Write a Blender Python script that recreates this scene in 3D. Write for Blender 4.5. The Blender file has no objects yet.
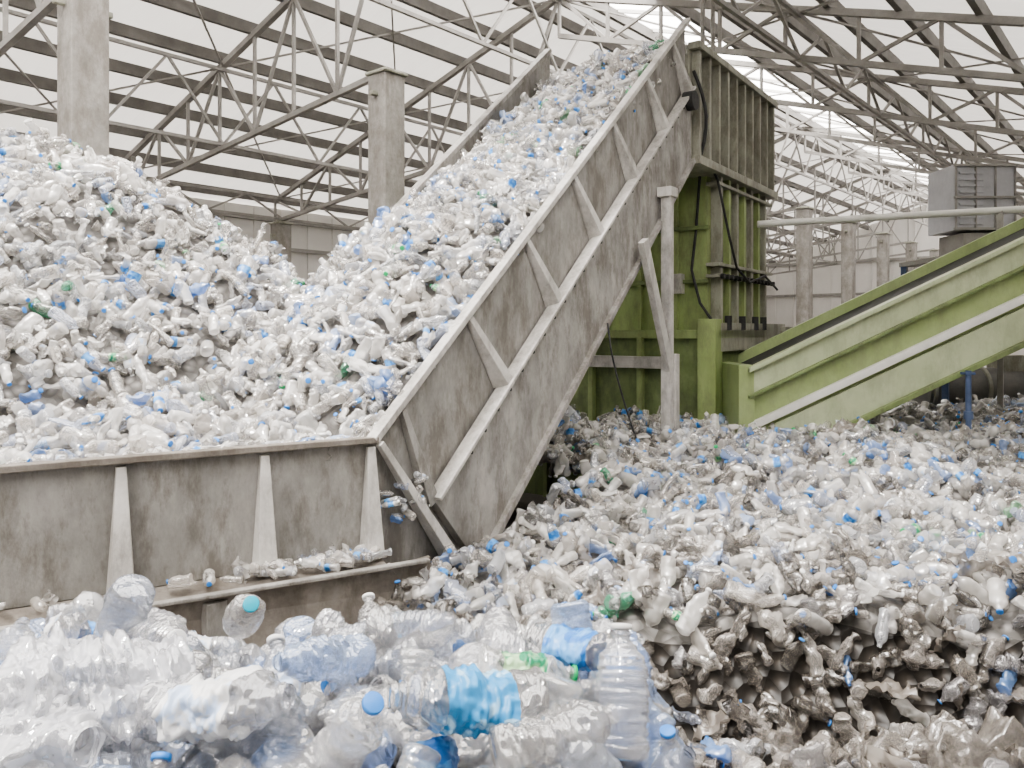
import bpy, math, random
import numpy as np
from mathutils import Vector, Matrix, Euler, noise
random.seed(7)
H = 2.6
scene = bpy.context.scene
def V(x,y,z): return Vector((x,y,z+H))

# ---------------------------------------------------------------- materials
def newmat(name):
    m = bpy.data.materials.new(name); m.use_nodes = True
    nt = m.node_tree; nt.nodes.clear()
    return m, nt, nt.nodes, nt.links
def ramp(N, stops, interp='LINEAR'):
    r = N.new('ShaderNodeValToRGB'); r.color_ramp.interpolation = interp
    e = r.color_ramp.elements
    while len(e) < len(stops): e.new(0.5)
    for i,(p,c) in enumerate(stops):
        e[i].position = p; e[i].color = (c[0],c[1],c[2],1)
    return r
def mottled(name, c1, c2, rough=0.6, scale=2.0, metal=0.0, bump=0.15, streak=None, spec=0.4, bscale=None, stain=None, stainamt=.6):
    m, nt, N, L = newmat(name)
    out = N.new('ShaderNodeOutputMaterial'); p = N.new('ShaderNodeBsdfPrincipled')
    tc = N.new('ShaderNodeTexCoord'); mp = N.new('ShaderNodeMapping')
    if streak: mp.inputs['Scale'].default_value = streak
    L.new(tc.outputs['Object'], mp.inputs['Vector'])
    n = N.new('ShaderNodeTexNoise'); n.inputs['Scale'].default_value = scale; n.inputs['Detail'].default_value = 8
    n.inputs['Roughness'].default_value = 0.7
    L.new(mp.outputs[0], n.inputs['Vector'])
    r = ramp(N, [(0.32,c1),(0.68,c2)])
    L.new(n.outputs['Fac'], r.inputs['Fac']); col = r.outputs[0]
    if stain:
        mp2 = N.new('ShaderNodeMapping'); mp2.inputs['Scale'].default_value = (1,1,.4); mp2.inputs['Location'].default_value=(3,8,1)
        L.new(tc.outputs['Object'], mp2.inputs['Vector'])
        n3 = N.new('ShaderNodeTexNoise'); n3.inputs['Scale'].default_value = 3.5; n3.inputs['Detail'].default_value = 12; n3.inputs['Roughness'].default_value=.78
        L.new(mp2.outputs[0], n3.inputs['Vector'])
        r3 = ramp(N, [(.46,(0,0,0)),(.60,(stainamt,)*3)]); L.new(n3.outputs['Fac'], r3.inputs['Fac'])
        mx = N.new('ShaderNodeMix'); mx.data_type='RGBA'; L.new(r3.outputs[0], mx.inputs[0]); L.new(col, mx.inputs[6])
        mx.inputs[7].default_value = (*stain,1); col = mx.outputs[2]
    L.new(col, p.inputs['Base Color'])
    n2 = N.new('ShaderNodeTexNoise'); n2.inputs['Scale'].default_value = bscale or scale*6; n2.inputs['Detail'].default_value = 5
    L.new(tc.outputs['Object'], n2.inputs['Vector'])
    b = N.new('ShaderNodeBump'); b.inputs['Strength'].default_value = bump; b.inputs['Distance'].default_value = 0.03
    L.new(n2.outputs['Fac'], b.inputs['Height']); L.new(b.outputs[0], p.inputs['Normal'])
    p.inputs['Roughness'].default_value = rough; p.inputs['Metallic'].default_value = metal
    p.inputs['Specular IOR Level'].default_value = spec
    L.new(p.outputs[0], out.inputs['Surface'])
    return m

def plastic(name, stops, diff=0.4, edge=0.9, face=0.1, rough=0.1, bscale=40, bstr=0.4, tint=0.95, trl=.2, ior=None):
    """thin clear plastic: see-through part + some scattering + reflections rising at grazing angles"""
    m, nt, N, L = newmat(name)
    out = N.new('ShaderNodeOutputMaterial')
    oi = N.new('ShaderNodeObjectInfo')
    r = ramp(N, stops, 'CONSTANT'); L.new(oi.outputs['Random'], r.inputs['Fac'])
    tc = N.new('ShaderNodeTexCoord')
    n = N.new('ShaderNodeTexNoise'); n.inputs['Scale'].default_value = bscale; n.inputs['Detail'].default_value = 3
    L.new(tc.outputs['Object'], n.inputs['Vector'])
    b = N.new('ShaderNodeBump'); b.inputs['Strength'].default_value = bstr; b.inputs['Distance'].default_value = 0.01
    L.new(n.outputs['Fac'], b.inputs['Height'])
    d = N.new('ShaderNodeBsdfDiffuse'); L.new(r.outputs[0], d.inputs['Color']); L.new(b.outputs[0], d.inputs['Normal'])
    tl = N.new('ShaderNodeBsdfTranslucent'); L.new(r.outputs[0], tl.inputs['Color'])
    dm = N.new('ShaderNodeMixShader'); dm.inputs[0].default_value = trl
    L.new(d.outputs[0], dm.inputs[1]); L.new(tl.outputs[0], dm.inputs[2])
    mixc = N.new('ShaderNodeMix'); mixc.data_type = 'RGBA'; mixc.inputs[0].default_value = tint
    L.new(r.outputs[0], mixc.inputs[6]); mixc.inputs[7].default_value = (.97,.97,.97,1)
    if ior:
        t = N.new('ShaderNodeBsdfRefraction'); t.inputs['IOR'].default_value = ior; t.inputs['Roughness'].default_value = .02
        L.new(b.outputs[0], t.inputs['Normal'])
    else:
        t = N.new('ShaderNodeBsdfTransparent')
    L.new(mixc.outputs[2], t.inputs['Color'])
    lw = N.new('ShaderNodeLayerWeight'); lw.inputs['Blend'].default_value = 0.35; L.new(b.outputs[0], lw.inputs['Normal'])
    md = N.new('ShaderNodeMapRange'); md.inputs['To Min'].default_value = diff*.8; md.inputs['To Max'].default_value = min(1,diff*1.6+.1)
    L.new(lw.outputs['Facing'], md.inputs['Value'])
    m1 = N.new('ShaderNodeMixShader'); L.new(md.outputs[0], m1.inputs[0])
    L.new(t.outputs[0], m1.inputs[1]); L.new(dm.outputs[0], m1.inputs[2])
    g = N.new('ShaderNodeBsdfGlossy'); g.inputs['Roughness'].default_value = rough; g.inputs['Color'].default_value = (1,1,1,1)
    L.new(b.outputs[0], g.inputs['Normal'])
    mr = N.new('ShaderNodeMapRange'); mr.inputs['To Min'].default_value = face; mr.inputs['To Max'].default_value = edge
    L.new(lw.outputs['Facing'], mr.inputs['Value'])
    m2 = N.new('ShaderNodeMixShader'); L.new(mr.outputs[0], m2.inputs[0])
    L.new(m1.outputs[0], m2.inputs[1]); L.new(g.outputs[0], m2.inputs[2])
    L.new(m2.outputs[0], out.inputs['Surface'])
    return m

CLEAR = [(0,(.82,.795,.755)),(.18,(.58,.55,.51)),(.34,(.90,.875,.84)),(.50,(.66,.675,.71)),(.61,(.74,.695,.64)),(.77,(.87,.855,.83)),(.89,(.38,.355,.325)),(.95,(.56,.62,.77))]
M_clear = plastic('clear_pet_far', CLEAR, diff=.40, face=.08, edge=.50, rough=.11, bscale=30, bstr=.4, trl=.25)
M_near  = plastic('clear_pet_near', [(0,(.70,.70,.74)),(.3,(.48,.52,.62)),(.5,(.84,.83,.82)),(.8,(.50,.48,.47))], diff=.25, face=.07, edge=.65, rough=.05, bscale=20, bstr=.4, trl=.2, tint=.8, ior=1.14)
M_nearb = plastic('blue_pet_near', [(0,(.38,.52,.82)),(.5,(.48,.62,.88))], diff=.30, face=.07, edge=.6, rough=.06, bscale=20, bstr=.35, tint=.45, ior=1.14)
M_blue  = plastic('blue_pet_far', [(0,(.36,.50,.80)),(.4,(.22,.40,.76)),(.7,(.48,.60,.83))], diff=.5, face=.08, edge=.5, tint=.4)
M_green = plastic('green_pet_far', [(0,(.12,.44,.26)),(.5,(.30,.52,.34))], diff=.55, face=.08, edge=.5, tint=.4)
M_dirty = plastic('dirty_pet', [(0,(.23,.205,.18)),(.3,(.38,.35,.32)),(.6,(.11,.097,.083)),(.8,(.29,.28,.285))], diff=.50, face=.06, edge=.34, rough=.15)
def labelmat(name, a, b, scale=14, th=.5):
    m, nt, N, L = newmat(name)
    out = N.new('ShaderNodeOutputMaterial'); p = N.new('ShaderNodeBsdfPrincipled')
    tc = N.new('ShaderNodeTexCoord'); n = N.new('ShaderNodeTexNoise'); n.inputs['Scale'].default_value = scale; n.inputs['Detail'].default_value=3; n.inputs['Distortion'].default_value=1.2
    L.new(tc.outputs['Object'], n.inputs['Vector'])
    r = ramp(N, [(0.0,a),(th-.03,a),(th+.04,b),(1.0,b)]); L.new(n.outputs['Fac'], r.inputs['Fac'])
    L.new(r.outputs[0], p.inputs['Base Color']); p.inputs['Roughness'].default_value = .3
    L.new(p.outputs[0], out.inputs['Surface'])
    return m
M_lblue = labelmat('label_blue', (.03,.17,.50), (.12,.34,.68))
M_lwhite = labelmat('label_white', (.70,.70,.70), (.5,.6,.78), 10, .56)
M_lteal = labelmat('label_aqua', (.05,.30,.60), (.40,.65,.84), 10, .54)
M_lgreen = labelmat('label_green', (.02,.25,.12), (.4,.6,.35))
M_cblue = mottled('cap_blue', (.04,.20,.58), (.08,.28,.68), .35)
M_cteal = mottled('cap_teal', (.01,.33,.45), (.02,.38,.5), .35)
M_cwhite = mottled('cap_white', (.70,.70,.70), (.75,.75,.75), .35)
M_cgreen = mottled('cap_green', (.02,.3,.1), (.03,.4,.15), .35)
M_film = plastic('plastic_film', [(0,(.80,.78,.75)),(.5,(.62,.605,.585))], diff=.42, face=.10, edge=.6, rough=.10)
M_filmd = plastic('plastic_film_dirty', [(0,(.27,.24,.21)),(.5,(.19,.17,.15))], diff=.75, face=.05, edge=.34, rough=.2)
def coremat(name, dark, light, scale=9):  # filler under the bottles; its dark tone stands in for shade in gaps
    m, nt, N, L = newmat(name)
    out = N.new('ShaderNodeOutputMaterial'); p = N.new('ShaderNodeBsdfPrincipled')
    tc = N.new('ShaderNodeTexCoord'); v = N.new('ShaderNodeTexVoronoi'); v.inputs['Scale'].default_value = scale
    L.new(tc.outputs['Object'], v.inputs['Vector'])
    r = ramp(N, [(0,light),(.5,dark)]); L.new(v.outputs['Distance'], r.inputs['Fac'])
    b = N.new('ShaderNodeBump'); b.inputs['Strength'].default_value = .9; b.inputs['Distance'].default_value = .08
    L.new(v.outputs['Distance'], b.inputs['Height']); L.new(b.outputs[0], p.inputs['Normal'])
    L.new(r.outputs[0], p.inputs['Base Color']); p.inputs['Roughness'].default_value = .5
    L.new(p.outputs[0], out.inputs['Surface']); return m
M_core = coremat('pile_core', (.11,.104,.096), (.36,.345,.33))
M_coref = coremat('bale_core', (.12,.118,.12), (.50,.49,.50), 12)
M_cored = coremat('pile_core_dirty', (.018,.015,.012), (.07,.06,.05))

BR=(.115,.098,.08)
M_steel = mottled('worn_grey_steel', (.185,.178,.166), (.41,.395,.372), .5, 3.0, .2, .12, (1,1,.5), stain=BR, stainamt=.62)
M_steel2 = mottled('worn_steel_beam', (.25,.241,.226), (.49,.472,.447), .5, 3.5, .2, .12, (1,1,.6), stain=BR, stainamt=.62)
M_rib = mottled('pale_painted_steel', (.42,.405,.38), (.66,.64,.61), .5, 3, .1, .1, stain=BR, stainamt=.45)
M_rust = mottled('dusty_brown_steel', (.14,.122,.104), (.31,.285,.255), .7, 3, .1, .2, stain=BR, stainamt=.7)
M_tower = mottled('green_painted_steel', (.25,.32,.125), (.38,.45,.215), .45, 2, .0, .08, (1,1,.3), stain=(.17,.18,.11), stainamt=.5)
M_towerd = mottled('dark_green_steel', (.16,.21,.085), (.26,.32,.15), .5, 2.5, .0, .1, stain=(.11,.115,.075))
M_tgrey = mottled('grey_green_ribbed_steel', (.26,.26,.215), (.43,.425,.36), .5, 2.5, .1, .1, (1,1,.3), stain=(.14,.13,.10))
M_gconv = mottled('green_conveyor_paint', (.27,.34,.145), (.36,.43,.22), .4, 1.5, .0, .05, stain=(.23,.26,.15), stainamt=.5)
M_gconv2 = mottled('pale_green_conveyor_paint', (.40,.45,.29), (.50,.545,.38), .4, 1.5, .0, .05, stain=(.30,.32,.22), stainamt=.5)
M_white = mottled('white_paint', (.62,.61,.58), (.78,.77,.74), .5, 2, .0, .05)
M_conc = mottled('column_concrete', (.22,.208,.19), (.38,.362,.338), .85, 3, .0, .2, stain=(.16,.14,.12))
M_floor = mottled('floor_concrete', (.15,.14,.13), (.27,.255,.24), .8, 1.2, .0, .2)
M_wall = mottled('wall_panel_paint', (.68,.66,.63), (.78,.76,.735), .8, .5, .0, .05)
M_truss = mottled('truss_steel', (.25,.238,.222), (.385,.37,.35), .6, 2, .1, .05)  # lightened evenly: distance haze put into the steel colour
M_purlin = mottled('purlin_steel', (.13,.122,.112), (.21,.20,.187), .6, 2, .1, .05)
M_bluep = mottled('blue_painted_steel', (.06,.09,.18), (.11,.15,.25), .5, 4)
M_cab = mottled('cabinet_grey', (.40,.40,.43), (.52,.52,.55), .5, 2)
M_dark = mottled('dark_rubber', (.02,.02,.02), (.05,.05,.05), .6, 4)
M_tank = mottled('tank_steel', (.12,.12,.12), (.22,.21,.2), .5, 2, .2)

def roofmat(name,k,fac):
    m, nt, N, L = newmat(name)
    out = N.new('ShaderNodeOutputMaterial')
    d = N.new('ShaderNodeBsdfDiffuse'); d.inputs['Color'].default_value = (k,k*.98,k*.95,1)
    t = N.new('ShaderNodeBsdfTranslucent'); t.inputs['Color'].default_value = (.9,.88,.85,1)
    mx = N.new('ShaderNodeMixShader'); mx.inputs[0].default_value = fac
    L.new(d.outputs[0], mx.inputs[1]); L.new(t.outputs[0], mx.inputs[2]); L.new(mx.outputs[0], out.inputs['Surface'])
    return m
M_roof = roofmat('roof_sheet_left',.72,.135)
M_roof2 = roofmat('roof_sheet_right',.75,.12)

# ---------------------------------------------------------------- mesh builder
class MB:
    def __init__(s, name, mats): s.n=name; s.m=mats; s.v=[]; s.f=[]; s.mi=[]; s.sm=[]
    def add(s, vs, fs, mi=0, smooth=False):
        o=len(s.v); s.v += [tuple(v) for v in vs]
        for f in fs: s.f.append([i+o for i in f]); s.mi.append(mi); s.sm.append(smooth)
    def prism(s, poly, ext, mi=0):
        n=len(poly); ext=Vector(ext); a=[Vector(p) for p in poly]; b=[p+ext for p in a]
        fs=[list(range(n)), list(range(2*n-1,n-1,-1))]+[[i,i+n,(i+1)%n+n,(i+1)%n] for i in range(n)]
        s.add(a+b, fs, mi)
    def beam(s, p1, p2, w, h, mi=0, up=(0,0,1), w2=None, h2=None):
        p1=Vector(p1); p2=Vector(p2); d=(p2-p1).normalized(); up=Vector(up)
        if abs(d.dot(up))>.98: up=Vector((.64,.77,0))
        x=d.cross(up).normalized(); y=x.cross(d).normalized()
        w2=w if w2 is None else w2; h2=h if h2 is None else h2
        vs=[]
        for p,ww,hh in ((p1,w,h),(p2,w2,h2)):
            for sx,sy in ((-1,-1),(1,-1),(1,1),(-1,1)): vs.append(p+x*sx*ww/2+y*sy*hh/2)
        s.add(vs, [[3,2,1,0],[4,5,6,7],[0,1,5,4],[1,2,6,5],[2,3,7,6],[3,0,4,7]], mi)
    def cyl(s, p1, p2, r, mi=0, seg=14, r2=None):
        p1=Vector(p1); p2=Vector(p2); d=(p2-p1).normalized(); up=Vector((0,0,1))
        if abs(d.z)>.98: up=Vector((1,0,0))
        x=d.cross(up).normalized(); y=x.cross(d); r2=r if r2 is None else r2; vs=[]
        for p,rr in ((p1,r),(p2,r2)):
            for i in range(seg):
                t=2*math.pi*i/seg; vs.append(p+x*rr*math.cos(t)+y*rr*math.sin(t))
        s.add(vs, [[i,(i+1)%seg,seg+(i+1)%seg,seg+i] for i in range(seg)], mi, True)
        s.add(vs, [list(range(seg-1,-1,-1)), list(range(seg,2*seg))], mi)
    def box(s, o, ax, ay, az, mi=0):
        o=Vector(o); ax=Vector(ax); ay=Vector(ay); az=Vector(az)
        s.prism([o,o+ax,o+ax+ay,o+ay], az, mi)
    def tube(s, pts, r, mi=0, seg=8):
        for a,b in zip(pts[:-1],pts[1:]): s.cyl(a,b,r,mi,seg)
    def done(s, parent=None, bevel=0):
        me=bpy.data.meshes.new(s.n); me.from_pydata(s.v,[],s.f)
        for m in s.m: me.materials.append(m)
        me.polygons.foreach_set('material_index', s.mi); me.polygons.foreach_set('use_smooth', s.sm)
        me.update()
        import bmesh
        bm=bmesh.new(); bm.from_mesh(me); bmesh.ops.recalc_face_normals(bm, faces=bm.faces); bm.to_mesh(me); bm.free()
        ob=bpy.data.objects.new(s.n, me); scene.collection.objects.link(ob)
        if parent: ob.parent=parent
        if bevel:
            bv=ob.modifiers.new('bevel','BEVEL'); bv.width=bevel; bv.segments=2; bv.limit_method='ANGLE'
        return ob

# ---------------------------------------------------------------- frames
P0=Vector((-1.05,6.0,-.825)); P1=Vector((2.38,11.0,4.26))
LA=math.hypot(P1.x-P0.x,P1.y-P0.y); hx,hy=(P1.x-P0.x)/LA,(P1.y-P0.y)/LA
nx,ny=hy,-hx; SL=(P1.z-P0.z)/LA; WD=2.18
def C(a,n,z): return Vector((P0.x+hx*a+nx*n, P0.y+hy*a+ny*n, z+H))
def rail(a): return P0.z+SL*a
hv=Vector((hx,hy,0)); nv=Vector((nx,ny,0))
TD=Vector((-.857,-.515,0)).normalized(); TN=Vector((.515,-.857,0)).normalized()
def T(d,o,z): 
    p=Vector((P0.x,P0.y,0))+TD*d+TN*o; return Vector((p.x,p.y,z+H))
E=Vector((.643,.766,0)); CC=Vector((-.766,.643,0))
def B(e,c,z): p=E*e+CC*c; return Vector((p.x,p.y,z+H))

# ---------------------------------------------------------------- building
RZ=7.6; RS=.31; CR=10.5; CMIN=-5.0
def roofz(c): return RZ-RS*abs(c-CR)
E0,E1=-8,51
fl=MB('floor',[M_floor]); fl.box((-30,-14,-.1),(95,0,0),(0,82,0),(0,0,.1)); fl.done()
w=MB('wall_left',[M_wall,M_truss])
w.box(B(E0,22.3,-H),E*(E1-E0),CC*.2,(0,0,roofz(22.3)+H-.05))
for e in np.arange(E0,E1,1.0): w.beam(B(e,22.27,-H),B(e,22.27,roofz(22.3)-.1),.05,.05)
for z in (-.6,1.0,2.6,3.5): w.beam(B(E0,22.2,z),B(E1,22.2,z),.1,.12,1)
w.done()
w=MB('wall_right',[M_wall,M_truss])
w.box(B(E0,CMIN-.2,-H),E*(E1-E0),CC*.2,(0,0,roofz(CMIN)+H-.05)); w.done()
def gable(name,e):
    w=MB(name,[M_wall,M_truss])
    w.prism([B(e,22.5,-H),B(e,CMIN,-H),B(e,CMIN,roofz(CMIN)),B(e,CR,RZ),B(e,22.5,roofz(22.5))],E*.2)
    for c in np.arange(CMIN+.2,22,1.2): w.beam(B(e-.05,c,-H),B(e-.05,c,roofz(c)-.1),.06,.06)
    for z in (0,2.2,4.2): w.beam(B(e-.1,22,z),B(e-.1,CMIN,z),.1,.15,1)
    w.done()
gable('wall_back',E1)
gable('wall_front',E0-.2)
r=MB('ceiling',[M_roof,M_purlin,M_white,M_roof2])
def sheet(c0,c1,e0,e1,mi=0):
    n=int((e1-e0)/.25); vs=[]; fs=[]
    for i in range(n+1):
        e=e0+(e1-e0)*i/n; dz=.03*(i%2)
        vs+= [B(e,c0,roofz(c0)+dz),B(e,c1,roofz(c1)+dz)]
    for i in range(n): fs.append([2*i,2*i+1,2*i+3,2*i+2])
    r.add(vs,fs,mi)
SKY0,SKY1=8.0,10.2
def bay(c0,c1,e0,e1,mi):  # unseen roof openings, added to let daylight onto the piles and bale
    sheet(c0,c1,E0,e0,mi); sheet(c0,c1,e1,E1,mi)
    for e in np.arange(e0,e1+.1,1.0): r.beam(B(e,c0,roofz(c0)),B(e,c1,roofz(c1)),.05,.06,2)
sheet(16,22.6,E0,E1); sheet(CR,12,E0,E1); bay(12,16,-6,2,0)
sheet(SKY1,CR,E0,E1,3); sheet(7.6,SKY0,E0,E1,3); bay(4.4,7.6,-6,6.0,3); sheet(3.4,4.4,E0,E1,3); bay(-.6,3.4,-6,7.0,3); sheet(CMIN-.2,-.6,E0,E1,3)
cs=list(np.arange(11.2,22.4,1.15))+list(np.arange(-4.5,7.9,1.15))+[SKY0,SKY1]
for c in cs:
    r.beam(B(E0,c,roofz(c)-.13),B(E1,c,roofz(c)-.13),.10,.24,1)
for e in np.arange(E0,E1,1.6): r.beam(B(e,SKY0,roofz(SKY0)),B(e,SKY1,roofz(SKY1)),.07,.08,2)
r.done()
t=MB('roof_truss_frame',[M_truss,M_purlin])
def zb(c): return 4.45-.105*abs(c-CR) if c>=CR-.01 else roofz(c)-1.15
EB=[4.2+4.95*k for k in range(-2,10)]
for e in EB:
    for c0,c1,n in ((21.3,CR,8),(CR-.02,-4.6,12)):
        cl=np.linspace(c0,c1,n+1)
        t.beam(B(e,c0,roofz(c0)-.3),B(e,c1,roofz(c1)-.3),.12,.12)
        t.beam(B(e,c0,zb(c0)),B(e,c1,zb(c1)),.1,.1)
        for i in range(n):
            a,b=cl[i],cl[i+1]
            t.beam(B(e,a,zb(a)),B(e,a,roofz(a)-.3),.06,.06)
            if i%2: t.beam(B(e,a,zb(a)),B(e,b,roofz(b)-.3),.06,.06)
            else: t.beam(B(e,a,roofz(a)-.3),B(e,b,zb(b)),.06,.06)
for c in (CR,15.75,5.2,20.9):
    for i in range(len(EB)-1):
        e,f=EB[i],EB[i+1]; m=(e+f)/2
        zt=roofz(c)-.4; zl=max(zb(c),zt-1.6)
        t.beam(B(e,c,zl),B(f,c,zl),.07,.07); t.beam(B(e,c,zt),B(f,c,zt),.07,.07)
        q=(e+m)/2; q2=(f+m)/2
        for a,b,za,zc in ((e,q,zl,zt),(q,m,zt,zl),(m,q2,zl,zt),(q2,f,zt,zl)): t.beam(B(a,c,za),B(b,c,zc),.05,.05)
for i in range(len(EB)-1):
    e,f=EB[i],EB[i+1]
    for c0,c1 in ((21,15.75),(15.75,CR),(CR,5.2),(5.2,0)):
        t.beam(B(e,c0,roofz(c0)-.35),B(f,c1,roofz(c1)-.35),.035,.035)
        t.beam(B(f,c0,roofz(c0)-.35),B(e,c1,roofz(c1)-.35),.035,.035)
t.done()
for c,top in ((CR,4.36),(21.0,3.2)):
    for e in EB:
        if e<-3: continue
        cm=MB('concrete_column',[M_conc,M_tgrey])
        s=.45
        cm.box(B(e-s/2,c-s/2,-H),E*s,CC*s,(0,0,H+top))
        cm.box(B(e-s/2-.04,c-s/2-.04,top),E*(s+.08),CC*(s+.08),(0,0,.06),1)
        cm.box(B(e-.12,c-.12,top+.06),E*.24,CC*.24,(0,0,zb(c)-top-.05),1)
        cm.beam(B(e-.35,c,top-.35),B(e+.35,c,top-.35),.1,.08,1)
        cm.done(bevel=.02)

# ---------------------------------------------------------------- feed conveyor (trough + incline)
cv=MB('inclined_feed_conveyor',[M_steel,M_steel2,M_rib,M_rust,M_dark])
th=.05
cv.prism([C(0,0,rail(0)),C(LA,0,rail(LA)),C(LA,0,2.32),C(1.2,0,-2.03),C(0,0,-2.03)], nv*-th, 0)
cv.beam(C(-.02,.02,rail(0)),C(LA+.03,.02,rail(LA)+.01),.10,.055,2)
cv.prism([C(.62,0,-1.38),C(LA,0,3.30),C(LA,0,2.32),C(1.2,0,-2.03)], nv*.09, 1)
cv.beam(C(.62,.09,-1.36),C(LA,.09,3.32),.14,.035,2)
cv.beam(C(1.2,.07,-2.03),C(LA,.07,2.32),.16,.06,1)
cv.beam(C(.02,.06,rail(0)-.02),C(.95,.1,-2.05),.05,.05,2,up=nv,w2=.1,h2=.16)
cv.beam(C(.3,.03,rail(.3)-.05),C(.62,.05,-1.4),.05,.05,1,up=nv,w2=.12,h2=.1)
sv=(hv+Vector((0,0,SL))).normalized(); pv=sv.cross(nv).normalized()
if pv.z>0: pv=-pv
for a in (1.15,2.05,2.95,3.85,4.75,5.55):
    p=C(a,.0,rail(a)-.02); L=.76
    q=p+pv*L
    cv.add([p-sv*.03,p+sv*.03,p+sv*.03+nv*.05,p-sv*.03+nv*.05, q-sv*.11,q+sv*.05,q+sv*.05+nv*.14,q-sv*.05+nv*.14],
           [[0,1,2,3],[4,5,6,7],[0,1,5,4],[1,2,6,5],[2,3,7,6],[3,0,4,7]],2)
for i in range(26):
    a=1.1+i*.195; z=-1.36+(3.32+1.36)*(a-.62)/(LA-.62)-.10
    cv.cyl(C(a,.09,z),C(a,.105,z),.018,4,8)
cv.prism([C(-.3,-WD,rail(-.3)),C(LA,-WD,rail(LA)+.02),C(LA,-WD,2.32),C(1.2,-WD,-2.03),C(-.3,-WD,-2.03)], nv*-th, 0)
cv.beam(C(-.3,-WD-.03,rail(-.3)),C(LA,-WD-.03,rail(LA)+.02),.12,.06,1)
cv.prism([C(0,-.05,rail(0)-.8),C(LA,-.05,rail(LA)-.8),C(LA,-WD+.02,rail(LA)-.8),C(0,-WD+.02,rail(0)-.8)],(0,0,-.08),4)
cv.cyl(C(LA-.05,-.02,rail(LA)-.95),C(LA-.05,-WD,rail(LA)-.95),.22,4,24)
for a in (2,3.5,5): cv.beam(C(a,0,rail(a)-1.6),C(a,-WD,rail(a)-1.6),.12,.12,1)
cv.cyl(C(LA-.12,.05,3.1),C(LA-.12,.2,3.1),.13,4,20)
TL=7.0; zt=-.85; zbm=-1.68
cv.prism([T(0,0,rail(0)),T(TL,0,zt-.02),T(TL,0,zbm),T(0,0,zbm)],-TN*th,0)
cv.beam(T(-.03,.02,rail(0)+.005),T(TL,.02,zt),.10,.045,3)
for d in (.02,.80,1.70,2.6,3.5,4.4,5.3):
    p=T(d,0,zt-.02); q=T(d,0,zbm)
    cv.add([p-TD*.03,p+TD*.03,p+TD*.03+TN*.05,p-TD*.03+TN*.05, q-TD*.085,q+TD*.085,q+TD*.07+TN*.14,q-TD*.07+TN*.14],
           [[0,1,2,3],[4,5,6,7],[0,1,5,4],[1,2,6,5],[2,3,7,6],[3,0,4,7]],2)
cv.prism([T(-.05,0,zbm),T(TL,0,zbm),T(TL,.34,zbm-.05),T(-.05,.2,zbm-.05)],(0,0,-.03),3)
cv.prism([T(-.35,.24,zbm-.0),T(0,.34,zbm-.01),T(TL,.34,zbm-.01),T(TL,.34,-2.08),T(-.3,.28,-2.08)],TN*.05,3)
cv.beam(T(-.3,.36,zbm),T(TL,.38,zbm),.06,.025,1)
cv.prism([T(0,-.05,zbm),T(TL,-.05,zbm),T(TL,-WD,zbm),T(-.2,-WD,zbm)],(0,0,-.06),3)
cv.prism([T(1.1,-WD,zt),T(TL,-WD,zt),T(TL,-WD,zbm),T(1.1,-WD,zbm)],-TN*.05,0)
for d in (1.2,3.4,5.6):
    for o in (.3,-1.9): cv.beam(T(d,o,zbm-.05),T(d,o,-H),.14,.14,1)
a=5.0
cv.beam(C(a,.2,1.75),C(a,.2,-H),.13,.1,2)
cv.beam(C(a,.1,1.72),C(a,.3,1.72),.2,.12,2)
cv.beam(C(4.25,.22,1.05),C(a+.08,.22,-.62),.15,.08,2,up=nv)
cv.beam(C(a+.10,.24,-.3),C(a+.10,.24,-H),.12,.1,2)
cv.beam(C(a,-WD-.15,1.75),C(a,-WD-.15,-H),.15,.1,2)
pts=[C(3.4+.05*i,.2+.01*i,rail(3.4)-1.95-1.3*(i/10)**.7) for i in range(11)]
cv.tube(pts,.012,4,6)
cv.done(bevel=.006)

# ---------------------------------------------------------------- green machine tower
g=MB('green_shredder_hopper',[M_tower,M_towerd,M_tgrey,M_rib,M_dark,M_steel2])
def cbox(a0,a1,n0,n1,z0,z1,mi): g.box(C(a0,n0,z0),hv*(a1-a0),nv*(n1-n0),(0,0,z1-z0),mi)
cbox(7.15,9.7,-2.2,-.1,-.1,2.45,0)
cbox(6.2,9.85,-.06,.0,2.35,3.95,2); cbox(6.2,9.85,-2.4,-2.34,2.35,3.95,2); cbox(9.8,9.86,-2.4,0,2.35,3.95,2); cbox(6.2,9.85,-2.4,0,2.3,2.42,2)
cbox(6.18,6.3,-2.4,.02,3.0,3.25,2)
for i in range(10):
    a=6.3+i*.385; cbox(a,a+.07,0,.12,2.35,3.98,2)
cbox(6.2,9.9,-.02,.16,3.9,4.0,2); cbox(6.2,9.9,-.02,.16,2.3,2.42,2)
for i,a in enumerate(np.arange(7.3,9.6,.36)):
    cbox(a,a+.10,-.1,.06,-.1,2.35,0 if i%2 else 2)
for z in (.78,.95,2.15): cbox(7.1,9.75,-.1,.10,z,z+.05,2)
for n in (-.6,-1.2,-1.8): cbox(7.08,7.15,n,n+.06,-.1,2.4,0)
for z in (.7,1.5): cbox(7.07,7.15,-2.2,-.05,z,z+.06,1)
cbox(7.02,7.15,-.75,-.45,.55,.85,3)
cbox(6.3,8.3,-3.6,.35,-H,-.05,1)
cbox(6.22,8.35,-3.6,.42,-.12,.0,0)
cbox(6.15,6.32,-3.6,-.2,-.55,-.38,3)
cbox(6.15,6.32,-3.6,.36,-1.5,-1.4,0)
for n in (-3.2,-2.4,-1.6,-.8): cbox(6.2,6.32,n,n+.08,-H,-.1,0)
cbox(6.1,6.36,.16,.42,-H,.15,0)
cbox(6.3,9.4,.3,.42,-.3,.1,2); cbox(8.3,10.2,-.6,.7,-.35,-.25,2); cbox(8.3,10.2,.66,.72,-.35,.05,2)
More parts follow.
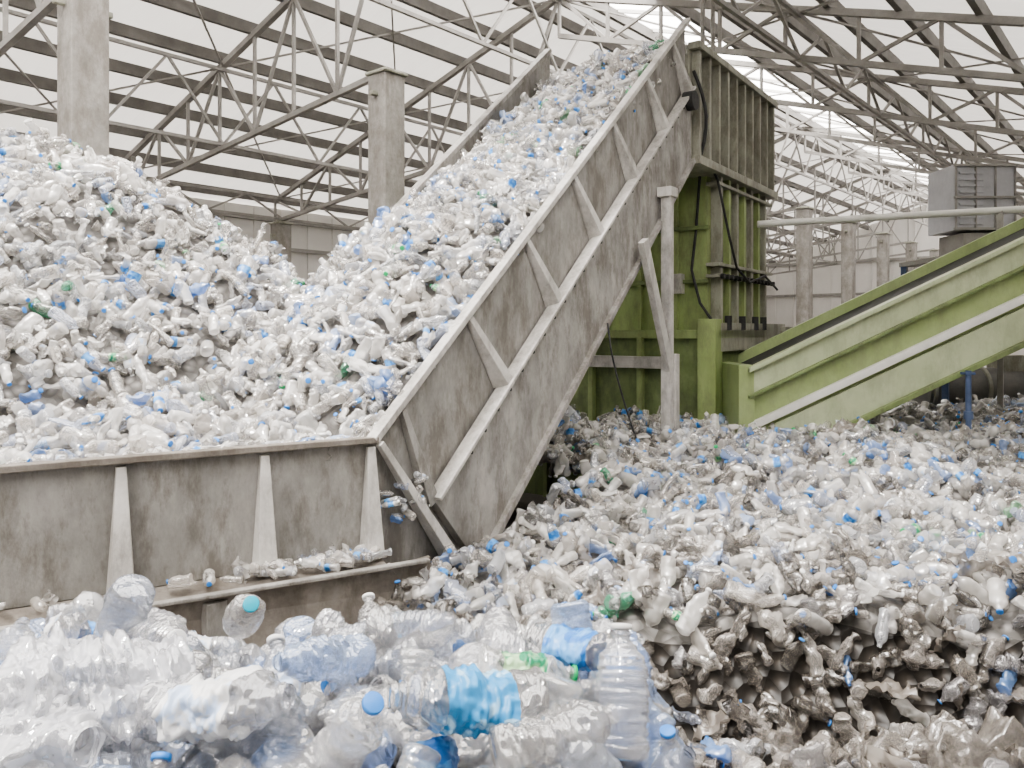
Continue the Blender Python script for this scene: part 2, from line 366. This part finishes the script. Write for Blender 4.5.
for a in (6.6,7.2,7.8,8.2): g.cyl(C(a,.42,.0),C(a,.42,.2),.05,4,10)
cbox(8.3,10.1,-2.5,.3,-H,-.35,1)
for i in range(14):
    a=7.2+i*.19; g.cyl(C(a,.1,.8),C(a,.16,.8),.04,4,8)
g.tube([C(7.12,-.2,2.3),C(7.1,-.25,1.5),C(7.05,-.3,.9),C(7.0,-.15,.4),C(6.9,.1,.1)],.022,4)
g.tube([C(7.1,-.05,2.5),C(7.0,.12,2.2),C(7.2,.22,1.4),C(7.6,.2,.95),C(8.2,.2,.75),C(9.0,.2,.9),C(9.7,.2,.7)],.02,4)
g.cyl(C(7.5,-.3,3.9),C(7.5,-.3,5.7),.035,5); g.cyl(C(7.8,-.25,3.9),C(7.8,-.25,5.7),.035,5)
g.tube([C(6.25,.05,3.6)+hv*.02*i+nv*(.15*math.sin(i/8*math.pi))+Vector((0,0,-.16*i)) for i in range(9)],.025,4)
g.done(bevel=.006)

# ---------------------------------------------------------------- green outfeed conveyor
gc=MB('green_inclined_conveyor',[M_gconv,M_gconv2,M_white,M_dark,M_towerd])
XA,XB=3.02,10.5
GS=(1.26+.515)/(6.59-3.0)
def G(x,y,z): return Vector((x,10.3-(x-3)*.1+y,z+H))
def gz(x): return -.515+GS*(x-3.0)
D=1.33
gc.prism([G(XA,0,gz(XA)),G(XB,0,gz(XB)),G(XB,0,gz(XB)-D),G(4.0,0,gz(4.0)-D-.02),G(XA,0,-1.36)],(0,.06,0),0)
gc.prism([G(XA,1.5,gz(XA)),G(XB,1.5,gz(XB)),G(XB,1.5,gz(XB)-D),G(4.0,1.5,gz(4.0)-D),G(XA,1.5,-1.36)],(0,.06,0),0)
def strip(d0,d1,y,mi,t=.04,xs=XA):
    gc.prism([G(xs,y,gz(xs)-d0),G(XB,y,gz(XB)-d0),G(XB,y,gz(XB)-d1),G(xs,y,gz(xs)-d1)],(0,t,0),mi)
strip(0,.34,-.06,1,.06); strip(-.02,.04,-.14,1,.15); strip(.33,.37,-.12,4,.12)
strip(.70,.80,-.10,2,.10); strip(.86,1.28,-.05,1,.05,3.35); strip(1.27,1.34,-.12,4,.12,3.9)
gc.prism([G(XA,.0,gz(XA)-.15),G(XB,.0,gz(XB)-.15),G(XB,1.5,gz(XB)-.15),G(XA,1.5,gz(XA)-.15)],(0,0,-.05),3)
gc.prism([G(3.9,.0,gz(3.9)-D+.05),G(XB,.0,gz(XB)-D+.05),G(XB,1.5,gz(XB)-D+.05),G(3.9,1.5,gz(3.9)-D+.05)],(0,0,-.04),4)
gc.box(G(XA-.12,-.08,-H),(.2,0,0),(0,1.7,0),(0,0,H-.45),0)
for x in (9.0,): 
    for y in (0,1.4): gc.beam(G(x,y,gz(x)-1.2),G(x,y,-H),.15,.15,0)
gc.done(bevel=.006)
bp=MB('blue_support_post',[M_bluep])
bp.cyl(V(5.62,9.85,-.50),V(5.62,9.85,-H),.035); bp.cyl(V(5.62,9.85,-1.0),V(5.62,9.85,-1.1),.055); bp.box(V(5.56,9.8,-.55),(.12,0,0),(0,.3,0),(0,0,.03)); bp.done()
op=MB('overhead_pipe_rail',[M_white,M_truss])
op.cyl(V(3.9,12.7,1.68),V(11.5,12.2,2.05),.055); 
for x in (7.6,11.2): op.beam(V(x,12.45,-H),V(x,12.45,1.85),.08,.08,1)
op.done()
ga=MB('control_cabinet_platform',[M_cab,M_dark,M_truss,M_bluep])
ga.box(V(7.75,14.0,1.75),(1.05,0,0),(0,.9,0),(0,0,1.15),0)
for i in range(9): ga.box(V(7.82,13.97,1.85+i*.11),(.42,0,0),(0,.03,0),(0,0,.04),0)
for i in range(4): ga.box(V(7.75+i*.345,13.96,1.75),(.02,0,0),(0,.05,0),(0,0,1.15),2)
for z in (1.75,2.3,2.86): ga.box(V(7.73,13.95,z),(1.09,0,0),(0,.06,0),(0,0,.04),2)
ga.box(V(7.9,14.0,1.3),(1.0,0,0),(0,.8,0),(0,0,.4),2)
ga.box(V(7.4,13.7,1.2),(2.6,0,0),(0,1.6,0),(0,0,.08),2)
for x in (7.45,9.9):
    for y in (13.75,15.2): ga.beam(V(x,y,1.2),V(x,y,-H),.1,.1,3)
ga.beam(V(7.45,13.75,1.2),V(9.9,13.75,-.3),.06,.06,2)
ga.done()
tk=MB('horizontal_steel_tank',[M_tank,M_tgrey])
tk.cyl(V(7.3,14.3,-1.05),V(10.5,14.3,-1.05),.38,0,28)
for x in (7.35,8.3,9.4): tk.cyl(V(x,14.3,-1.05),V(x+.06,14.3,-1.05),.42,1,28)
for x in (7.7,10): tk.box(V(x,14.0,-H),(.2,0,0),(0,.6,0),(0,0,1.2),1)
tk.box(V(8.6,14.1,-.75),(.5,0,0),(0,.4,0),(0,0,.3),1)
tk.done()

# ---------------------------------------------------------------- bottle prototypes
def prof(t):
    pts=[(0,.0),(0,.75),(.03,.97),(.08,1),(.30,1),(.34,.93),(.40,.93),(.44,1),(.66,1),(.74,.93),(.82,.62),(.88,.34),(.90,.31),(.92,.40),(.93,.31),(.955,.31)]
    if t<=0: return .0
    for (a,ra),(b,rb) in zip(pts[1:-1],pts[2:]):
        if t<=b: 
            k=(t-a)/max(b-a,1e-6); k=k*k*(3-2*k); return ra+(rb-ra)*k
    return .31
def bottle(name,segs,rings,L,R,flat,dent,bend,seed,body,label=None,cap=None,dfreq=14,lr=(.36,.64)):
    rs=random.Random(seed)
    ts=[0,0.002]+[ .03+.925*i/rings for i in range(rings+1)]
    vs=[];fs=[];mi=[]
    rad=[]
    rib=.028 if rings>30 else .02
    for t in ts: 
        r=prof(t); r*= 1+ (rib*math.sin(t*95) if .1<t<.66 else 0); rad.append((t,r,0))
    if cap:
        for t,r in ((.958,.40),(.96,.42),(.996,.42),(1.0,.38),(1.0,.0)): rad.append((t,r,2))
    off=Vector((rs.uniform(-50,50),rs.uniform(-50,50),rs.uniform(-50,50)))
    ba=bend
    for t,r,k in rad:
        wgt=min(1,max(0,t/.12))*min(1,max(0,(.9-t)/.2)); wgt=wgt**.6 if wgt>0 else 0
        f=flat*wgt*(.7+.6*noise.noise(off+Vector((0,0,t*3))))
        for j in range(segs):
            th=2*math.pi*j/segs
            p=Vector((math.cos(th)*r*R,math.sin(th)*r*R,t*L))
            if k==0 and dent:
                q=p*dfreq+off
                d=noise.noise(q)+.6*abs(noise.noise(q*2.1))-.25
                d2=noise.noise(q*3.7)*.35
                rr=1+ (d+d2)*dent*(wgt*.9+.1)
                p.x*=rr; p.y*=rr; p.z+=d*dent*.3*R
            p.y*=(1-f); p.x*=(1+.28*f)
            zc=t-.5
            p.y+= ba*zc*zc*L*1.2; p.x+=ba*.5*noise.noise(off+Vector((t*2,3,1)))*L*.5
            p.z-=L/2
            vs.append(p)
    n=len(rad)
    for i in range(n-1):
        t=(rad[i][0]+rad[i+1][0])/2
        m=0
        if rad[i][2]==2 or (cap and rad[i+1][2]==2): m=2
        elif label and lr[0]<t<lr[1]: m=1
        for j in range(segs):
            fs.append((i*segs+j,i*segs+(j+1)%segs,(i+1)*segs+(j+1)%segs,(i+1)*segs+j)); mi.append(m)
    me=bpy.data.meshes.new(name); me.from_pydata([tuple(v) for v in vs],[],fs)
    for m in (body,label or body,cap or body): me.materials.append(m)
    me.polygons.foreach_set('material_index',mi); me.polygons.foreach_set('use_smooth',[True]*len(fs)); me.update()
    return bpy.data.objects.new(name,me)
def flake(name,size,seed,mat,n=9,amp=.35):
    off=Vector((seed*3.1,seed*1.7,0)); vs=[];fs=[]
    for i in range(n+1):
        for j in range(n+1):
            x=(i/n-.5)*size; y=(j/n-.5)*size*.7
            q=Vector((x,y,0))*(7/size*.5)+off
            z=size*amp*(abs(noise.noise(q))*1.6+.5*noise.noise(q*2.3)-.3)
            vs.append((x+size*.15*noise.noise(q+Vector((9,9,9))),y+size*.15*noise.noise(q+Vector((5,2,9))),z))
    for i in range(n):
        for j in range(n): fs.append((i*(n+1)+j,(i+1)*(n+1)+j,(i+1)*(n+1)+j+1,i*(n+1)+j+1))
    me=bpy.data.meshes.new(name); me.from_pydata(vs,[],fs); me.materials.append(mat)
    me.polygons.foreach_set('use_smooth',[True]*len(fs)); me.update(); return bpy.data.objects.new(name,me)

def mkcol(name,obs):
    c=bpy.data.collections.new(name)
    for o in obs: c.objects.link(o)
    return c
far=[];wf=[]
def addf(o,w): far.append(o); wf.append(w)
def fn_(): return 'crushed_bottle_%02d'%len(far)
for i in range(14):
    soft=i%2==1
    addf(bottle(fn_(),16,20,random.uniform(.19,.30),random.uniform(.042,.058),random.uniform(.0,.35) if soft else random.uniform(.3,.7),random.uniform(.12,.28) if soft else random.uniform(.35,.65),random.uniform(-.1,.1) if soft else random.uniform(-.35,.35),100+i,M_clear,None,[None,M_cblue,None,None,M_cwhite,None][i%6],dfreq=17),7)
for i in range(2): addf(bottle(fn_(),16,20,.26,.05,.3,.3,.1,200+i,M_clear,M_lblue,M_cblue if i else None),2.6)
addf(bottle(fn_(),16,20,.24,.05,.3,.3,.1,210,M_clear,M_lwhite,M_cwhite),3)
addf(bottle(fn_(),16,20,.27,.057,.5,.5,.2,220,M_blue),2.4)
addf(bottle(fn_(),16,20,.22,.05,.5,.5,-.2,221,M_blue,None,M_cblue),1.8)
addf(bottle(fn_(),16,20,.23,.047,.4,.5,-.2,222,M_green,None,M_cgreen),.8)
addf(bottle(fn_(),16,20,.25,.05,.2,.3,0,223,M_clear,M_lgreen,M_cgreen),.9)
for i in range(4): addf(flake(fn_(),random.uniform(.14,.24),i+1,M_film),4)
FAR=mkcol('bottle_prototypes_far',far)
dirty=[bottle('dirty_bottle_%02d'%i,16,20,random.uniform(.18,.30),random.uniform(.044,.062),random.uniform(.3,.8),random.uniform(.35,.8),random.uniform(-.35,.35),300+i,M_dirty if i<6 else (M_clear if i<8 else M_blue),None,M_cblue if i==1 else None,dfreq=17) for i in range(9)]
dirty+=[flake('dirty_bottle_%02d'%(9+i),.26,20+i,M_filmd,12,.25) for i in range(3)]
wd=[9]*6+[3,3,2]+[4]*3
DIRTY=mkcol('bottle_prototypes_dirty',dirty)
near=[];wn=[]
spec=[(None,None),(None,M_cwhite),(None,None),(None,M_cblue),(M_lwhite,M_cwhite),(M_lteal,None),(None,None),(None,M_cblue),(None,None),(M_lblue,None),(None,None)]
for i,(lb,cp) in enumerate(spec):
    near.append(bottle('baled_bottle_%02d'%i,36,60,random.uniform(.27,.35),random.uniform(.052,.068),random.uniform(.15,.55),random.uniform(.18,.38),random.uniform(-.2,.2),400+i,M_near if i!=8 else M_nearb,lb,cp,dfreq=15))
    wn.append((4 if cp else 10) if lb is None else 2.4)
near.append(bottle('baled_bottle_11',36,60,.33,.058,.3,.3,0,430,M_nearb,None,None,dfreq=14)); wn.append(5)
NEAR=mkcol('bottle_prototypes_near',near)

def gn_instance(ob,col):
    ng=bpy.data.node_groups.new('scatter_'+ob.name,'GeometryNodeTree')
    ng.interface.new_socket('Geometry',in_out='INPUT',socket_type='NodeSocketGeometry')
    ng.interface.new_socket('Geometry',in_out='OUTPUT',socket_type='NodeSocketGeometry')
    N=ng.nodes;L=ng.links
    gi=N.new('NodeGroupInput');go=N.new('NodeGroupOutput')
    ci=N.new('GeometryNodeCollectionInfo'); ci.inputs['Collection'].default_value=col
    ci.inputs['Separate Children'].default_value=True; ci.inputs['Reset Children'].default_value=True
    ip=N.new('GeometryNodeInstanceOnPoints'); ip.inputs['Pick Instance'].default_value=True
    def na(t,n):
        a=N.new('GeometryNodeInputNamedAttribute'); a.data_type=t; a.inputs['Name'].default_value=n; return a.outputs['Attribute']
    L.new(gi.outputs[0],ip.inputs['Points']); L.new(ci.outputs[0],ip.inputs['Instance'])
    L.new(na('INT','idx'),ip.inputs['Instance Index'])
    er=N.new('FunctionNodeEulerToRotation'); L.new(na('FLOAT_VECTOR','rot'),er.inputs[0]); L.new(er.outputs[0],ip.inputs['Rotation'])
    L.new(na('FLOAT','scl'),ip.inputs['Scale']); L.new(ip.outputs[0],go.inputs[0])
    md=ob.modifiers.new('scatter','NODES'); md.node_group=ng
def scatter(name,pts,col,parent=None):
    me=bpy.data.meshes.new(name); me.from_pydata([tuple(p[0]) for p in pts],[],[])
    a=me.attributes.new('rot','FLOAT_VECTOR','POINT'); a.data.foreach_set('vector',np.array([tuple(p[1]) for p in pts],dtype=np.float32).ravel())
    a=me.attributes.new('scl','FLOAT','POINT'); a.data.foreach_set('value',np.array([p[2] for p in pts],dtype=np.float32))
    a=me.attributes.new('idx','INT','POINT'); a.data.foreach_set('value',np.array([p[3] for p in pts],dtype=np.int32))
    ob=bpy.data.objects.new(name,me); scene.collection.objects.link(ob)
    if parent: ob.parent=parent
    gn_instance(ob,col); return ob
def rot_on(normal,tilt=.5):
    z=Vector(normal).normalized(); q=z.to_track_quat('Z','Y')
    pol=math.pi/2+random.gauss(0,tilt)
    R=q.to_matrix()@Matrix.Rotation(random.uniform(0,6.283),3,'Z')@Matrix.Rotation(pol,3,'X')@Matrix.Rotation(random.uniform(0,6.283),3,'Z')
    return R.to_euler()
def pick(w): return random.choices(range(len(w)),w)[0]
def grid_surface(name,us,vs,fn,mat,cond=lambda u,v:True,drop=.09):
    nu,nv_=len(us),len(vs); P=[];ok=[]
    for u in us:
        for v in vs:
            p=fn(u,v); P.append((p[0],p[1],p[2]-drop)); ok.append(cond(u,v))
    F=[]
    for i in range(nu-1):
        for j in range(nv_-1):
            q=(i*nv_+j,(i+1)*nv_+j,(i+1)*nv_+j+1,i*nv_+j+1)
            if all(ok[x] for x in q): F.append(q)
    me=bpy.data.meshes.new(name); me.from_pydata(P,[],F); me.materials.append(mat)
    me.polygons.foreach_set('use_smooth',[True]*len(F)); me.update()
    ob=bpy.data.objects.new(name,me); scene.collection.objects.link(ob); return ob
def field(us,vs,fn,cond,w,jit,layers=2,lift=.05,tilt=.5,s0=.65,s1=1.25):
    pts=[]; du=us[1]-us[0]; dv=vs[1]-vs[0]
    for u in us:
        for v in vs:
            for l in range(layers):
                uu=u+random.uniform(-1,1)*du*jit; vv=v+random.uniform(-1,1)*dv*jit
                if not cond(uu,vv): continue
                p=Vector(fn(uu,vv)); e=.08
                n=(Vector(fn(uu+e,vv))-p).cross(Vector(fn(uu,vv+e))-p)
                if n.z<0: n=-n
                p.z+=random.uniform(-.07,lift)
                pts.append((p,rot_on(n,tilt),random.uniform(s0,s1),pick(w)))
    return pts
def nz(x,y,f,s): return noise.noise(Vector((x*f,y*f,s)))

# left mountain
def y0(X): return 6+.6*(X-P0.x) if X<P0.x else 6+(hy/hx)*(X-P0.x)
zrx=[-12,-8,-5.8,-4.5,-3.5,-2.5,-1.5,0]; zrz=[2.6,2.35,2.08,1.86,1.22,.62,-.1,-.9]
def zL(X,Y):
    b=y0(X)+.25; R=9.2
    zr=float(np.interp(X,zrx,zrz))
    if Y<R:
        s=min(1,max(0,(Y-b)/(R-b))); s=.35*s+.65*s*s*(3-2*s)
        z=-.95+(zr+.95)*s**1.3
    else: z=zr-.55*(Y-R)
    z+=.24*nz(X,Y,.9,3)*min(1,max(0,(Y-b)/1.2))+.18*nz(X,Y,2.3,8)*min(1,max(0.2,(Y-b)/1.2))
    return max(z,-H+.02)
def fL(X,Y): return (X,Y,zL(X,Y)+H)
def an(X,Y):
    dx,dy=X-P0.x,Y-P0.y; return dx*hx+dy*hy, dx*nx+dy*ny
def condL(X,Y):
    if Y<y0(X)+.12: return False
    a,n=an(X,Y)
    if n>-.1 and a>0: return False
    if a>3.2 and n>-WD-.2: return False
    return Y<12.5
coreL=grid_surface('plastic_bottle_pile',np.arange(-8.5,1,.14),np.arange(1.5,12.5,.14),fL,M_core,condL)
pl=field(np.arange(-8,.8,.12),np.arange(2.4,11.2,.12),fL,condL,wf,.6,1,.10)
pl+=[p for p in field(np.arange(-6.5,.8,.17),np.arange(3.5,10,.17),fL,condL,wf,.6,1,.16,.7)]
scatter('bottles_left',pl,FAR,coreL)
# conveyor load
def zC(a,w):
    off=float(np.interp(a,[0,1,2,3,4,6.1],[-.10,-.04,-.06,-.14,-.22,-.42]))
    m=float(np.interp(a,[0,1,2,3,6],[.1,.36,.36,.20,.12]))
    s=w/WD
    return rail(a)+off+m*math.sin(math.pi*min(1,s*1.0))+.18*s*float(np.interp(a,[0,2,3,6],[1,1,0,-.6]))+.14*nz(a,w,1.6,5)
def fC(a,w): p=C(a,-w,zC(a,w)); return (p.x,p.y,p.z)
cc=lambda a,w: 0<=a<=LA+.12 and .05<w<WD-.05
coreC=grid_surface('plastic_bottle_pile',np.arange(0,LA+.05,.12),np.arange(.06,WD-.02,.1),fC,M_core)
pc=field(np.arange(0,LA+.1,.08),np.arange(.08,WD,.11),fC,cc,wf,.6,1,.08)+field(np.arange(.2,LA,.14),np.arange(.12,WD-.1,.16),fC,cc,wf,.6,1,.12,.7)
scatter('bottles_on_belt',pc,FAR,coreC)
# right pile
def zR(X,Y):
    z=float(np.interp(Y,[2.4,3.2,3.7,4.3,4.85,5.25,6,7,8.5,10,12,14,18],[-2.15,-2.02,-2.0,-2.65,-2.6,-1.84,-1.80,-1.74,-1.53,-1.32,-1.32,-1.40,-1.4]))
    z+=.16*nz(X,Y,.8,1)+.15*nz(X,Y,2.1,6)
    if Y>5 and X<.6: z-=.18*min(1,(.6-X)/1.0)*min(1,max(0,(8-Y)))
    return z
def fR(X,Y): return (X,Y,zR(X,Y)+H)
def condR(X,Y):
    a,n=an(X,Y)
    if X<-.95: return False
    if a<3.2 and n<.16 : return False
    if Y<4.9 and X<.62: return False
    if a>3.2 and n<-3.2: return False
    if 6.25<a<8.4 and -3.6<n<.4: return False
    return X<Y*.78+1.2 and Y<17.5
coreR=grid_surface('plastic_bottle_pile',np.arange(-1,13,.15),np.arange(4.95,17.5,.15),fR,M_core,condR)
pr=field(np.arange(-1,12,.12),np.arange(5.15,17,.12),fR,condR,wf,.6,1,.09)+field(np.arange(-1,8,.17),np.arange(5.2,11,.17),fR,condR,wf,.6,1,.13,.7)
prc=[];prd=[]
for p in pr:
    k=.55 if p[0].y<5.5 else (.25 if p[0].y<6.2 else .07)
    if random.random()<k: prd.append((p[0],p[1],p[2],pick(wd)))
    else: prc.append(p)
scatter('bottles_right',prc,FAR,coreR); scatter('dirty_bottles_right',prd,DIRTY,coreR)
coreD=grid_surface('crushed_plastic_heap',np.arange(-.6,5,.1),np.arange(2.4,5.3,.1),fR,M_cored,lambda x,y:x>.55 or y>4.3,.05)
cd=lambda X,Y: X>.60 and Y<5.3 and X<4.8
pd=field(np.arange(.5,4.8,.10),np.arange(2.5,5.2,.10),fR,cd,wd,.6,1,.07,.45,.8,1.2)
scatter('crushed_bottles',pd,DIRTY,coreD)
dl=[]
for i in range(60):
    d=abs(random.gauss(.0,.55))+.02 if i<45 else random.uniform(0,4)
    p=T(d,random.uniform(.05,.28),zbm+.03+random.uniform(0,.05)); dl.append((p,rot_on((0,0,1),.15),random.uniform(.5,.8),pick(wf)))
for i in range(26):
    p=C(random.uniform(.1,.55),random.uniform(.0,.1),-1.3+random.uniform(-.15,.15)); dl.append((p,rot_on((0,0,1),.3),random.uniform(.4,.7),pick(wf)))
for i in range(60):
    d=random.uniform(0,4.5); p=T(d,random.uniform(-.18,-.12),zt+.02); dl.append((p,rot_on((0,0,1),.08),random.uniform(.6,.9),pick(wf)))
scatter('loose_bottles_on_conveyor',dl,FAR)

# ---------------------------------------------------------------- foreground bale
def zF(X,Y):
    z=-1.10+.07*nz(X,Y,1.7,2)+.06*nz(X,Y,4,9)
    z-= .25*max(0,(Y-2.6))
    if X>.35: z-=(X-.35)*.8
    return z
def fF(X,Y): return (X,Y,zF(X,Y)+H)
bl=MB('compressed_bottle_bale',[M_coref,M_truss])
n1,n2=26,20; xs=np.linspace(-2.6,.38,n1); ys=np.linspace(1.2,3.0,n2)
vs=[(x,y,zF(x,y)+H-.11) for x in xs for y in ys]; fs=[[i*n2+j,(i+1)*n2+j,(i+1)*n2+j+1,i*n2+j+1] for i in range(n1-1) for j in range(n2-1)]
bl.add(vs,fs,0,True)
bl.box((-2.6,1.2,.02),(2.96,0,0),(0,1.78,0),(0,0,H-1.48),0)
blo=bl.done()
cf=lambda X,Y: X<.42
pf=field(np.arange(-2.5,.5,.135),np.arange(1.25,3.05,.135),fF,cf,wn,.45,1,.05,.35,.8,1.15)
pf+=field(np.arange(-2.5,.40,.26),np.arange(1.3,3.0,.26),fF,cf,wn,.5,1,.10,.6,.8,1.15)
for y in np.arange(1.3,3.05,.14):
    for z in np.arange(-2.3,-1.15,.14):
        pf.append((V(.40+random.uniform(-.05,.04),y+random.uniform(-.05,.05),z),rot_on((1,0,0),.5),random.uniform(.85,1.1),pick(wn)))
for x in np.arange(-2.4,.38,.14):
    for z in np.arange(-2.0,-1.2,.14):
        pf.append((V(x+random.uniform(-.05,.05),3.02,z),rot_on((0,1,0),.5),random.uniform(.85,1.1),pick(wn)))
scatter('baled_bottles',pf,NEAR,blo)
def hero(name,u,v,Y,eul,L,R,body,lb,cp,flat=.1,dent=.12,seed=1):
    o=bottle(name,48,80,L,R,flat,dent,.05,seed,body,lb,cp,dfreq=15,lr=(.22,.66))
    o.location=((u-512)/800*Y,Y,H-(v-330)/800*Y); o.rotation_euler=eul
    scene.collection.objects.link(o); return o
rd=math.radians
M_jug=plastic('clear_jug',[(0,(.74,.75,.80)),(.5,(.74,.75,.80))],diff=.38,face=.09,edge=.65,rough=.05,bscale=14,bstr=.8,ior=1.12)
hero('plastic_bottle',462,700,1.92,(rd(80),0,rd(-70)),.40,.09,M_near,M_lteal,None,.35,.30,11)
hero('plastic_bottle',622,690,2.05,(rd(-22),rd(12),rd(20)),.32,.068,M_near,None,M_cwhite,.05,.12,12)
hero('plastic_bottle',580,650,2.35,(rd(85),0,rd(60)),.32,.066,M_near,M_lblue,None,.3,.3,13)
hero('plastic_bottle',528,670,2.25,(rd(100),0,rd(100)),.28,.055,M_near,M_lgreen,M_cgreen,.3,.3,14)
hero('plastic_bottle',245,615,2.65,(rd(60),rd(10),rd(20)),.30,.06,M_near,None,M_cteal,.1,.2,15)
hero('plastic_bottle',320,660,2.25,(rd(75),0,rd(-35)),.34,.066,M_nearb,None,None,.2,.3,16)
hero('plastic_bottle',225,705,1.95,(rd(78),0,rd(75)),.40,.09,M_near,M_lwhite,None,.4,.4,17)
hero('plastic_bottle',420,628,2.6,(rd(85),0,rd(80)),.34,.07,M_near,None,None,.2,.3,18)
hero('plastic_bottle',350,735,1.85,(rd(40),rd(20),rd(20)),.30,.06,M_near,None,M_cblue,.1,.2,19)
hero('plastic_bottle',160,635,2.5,(rd(80),rd(0),rd(40)),.34,.07,M_near,None,M_cwhite,.2,.3,20)
hero('plastic_bottle',560,735,1.85,(rd(80),rd(0),rd(110)),.32,.066,M_near,None,None,.2,.25,21)
hero('large_water_jug',75,690,2.0,(rd(72),rd(12),rd(-50)),.52,.145,M_jug,None,None,.4,.55,22)
hero('large_water_jug',20,740,1.85,(rd(85),rd(0),rd(70)),.48,.13,M_jug,None,None,.4,.5,23)
def sheetobj(name,cx,cy,cz,sx,sy,amp,mat,seed,rotz=0,n=90,freq=3.5):
    off=Vector((seed*5.3,seed*2.9,0)); vs=[];fs=[]
    for i in range(n+1):
        for j in range(n+1):
            x=(i/n-.5)*sx; y=(j/n-.5)*sy; q=Vector((x,y,0))*freq+off
            z=amp*(1.2*abs(noise.noise(q))+.8*abs(noise.noise(q*2.4))+.5*abs(noise.noise(q*5))-.5)
            ed=max(abs(i/n-.5),abs(j/n-.5))*2; z-=amp*1.6*ed**3
            vs.append((x+.12*amp*noise.noise(q*1.5+Vector((7,7,7)))*4,y+.5*amp*noise.noise(q*1.5+Vector((1,5,7))),z))
    for i in range(n):
        for j in range(n): fs.append((i*(n+1)+j,(i+1)*(n+1)+j,(i+1)*(n+1)+j+1,i*(n+1)+j+1))
    me=bpy.data.meshes.new(name); me.from_pydata(vs,[],fs); me.materials.append(mat)
    me.polygons.foreach_set('use_smooth',[True]*len(fs)); me.update()
    o=bpy.data.objects.new(name,me); o.location=(cx,cy,cz+H); o.rotation_euler=(0,0,rotz); scene.collection.objects.link(o); return o
sheetobj('plastic_film_sheet',2.6,3.95,-1.98,2.8,.3,.16,M_filmd,3,.08)
sheetobj('plastic_film_sheet',2.3,3.3,-1.9,1.5,.25,.10,M_filmd,4,.25)

# ---------------------------------------------------------------- light
wd_=bpy.data.worlds.new('sky'); scene.world=wd_; wd_.use_nodes=True
bg=wd_.node_tree.nodes['Background']; bg.inputs[0].default_value=(1,.96,.915,1); bg.inputs[1].default_value=8.0
s=bpy.data.lights.new('sun','SUN'); s.energy=5.5; s.angle=rd(10); s.color=(1,.965,.92)
so=bpy.data.objects.new('sun',s); scene.collection.objects.link(so)
d=Vector((.25,.32,-.90)); so.rotation_euler=d.to_track_quat('-Z','Y').to_euler()

cam=bpy.data.cameras.new('camera'); co=bpy.data.objects.new('camera',cam); scene.collection.objects.link(co)
co.location=(0,0,H); co.rotation_euler=(rd(90),0,0); cam.sensor_width=36; cam.lens=800/1024*36
cam.shift_y=-(384-330)/1024; cam.clip_end=300
scene.camera=co
try:
    scene.view_settings.view_transform='AgX'; scene.view_settings.look='AgX - Medium High Contrast'
except Exception as ex: print('look',ex)
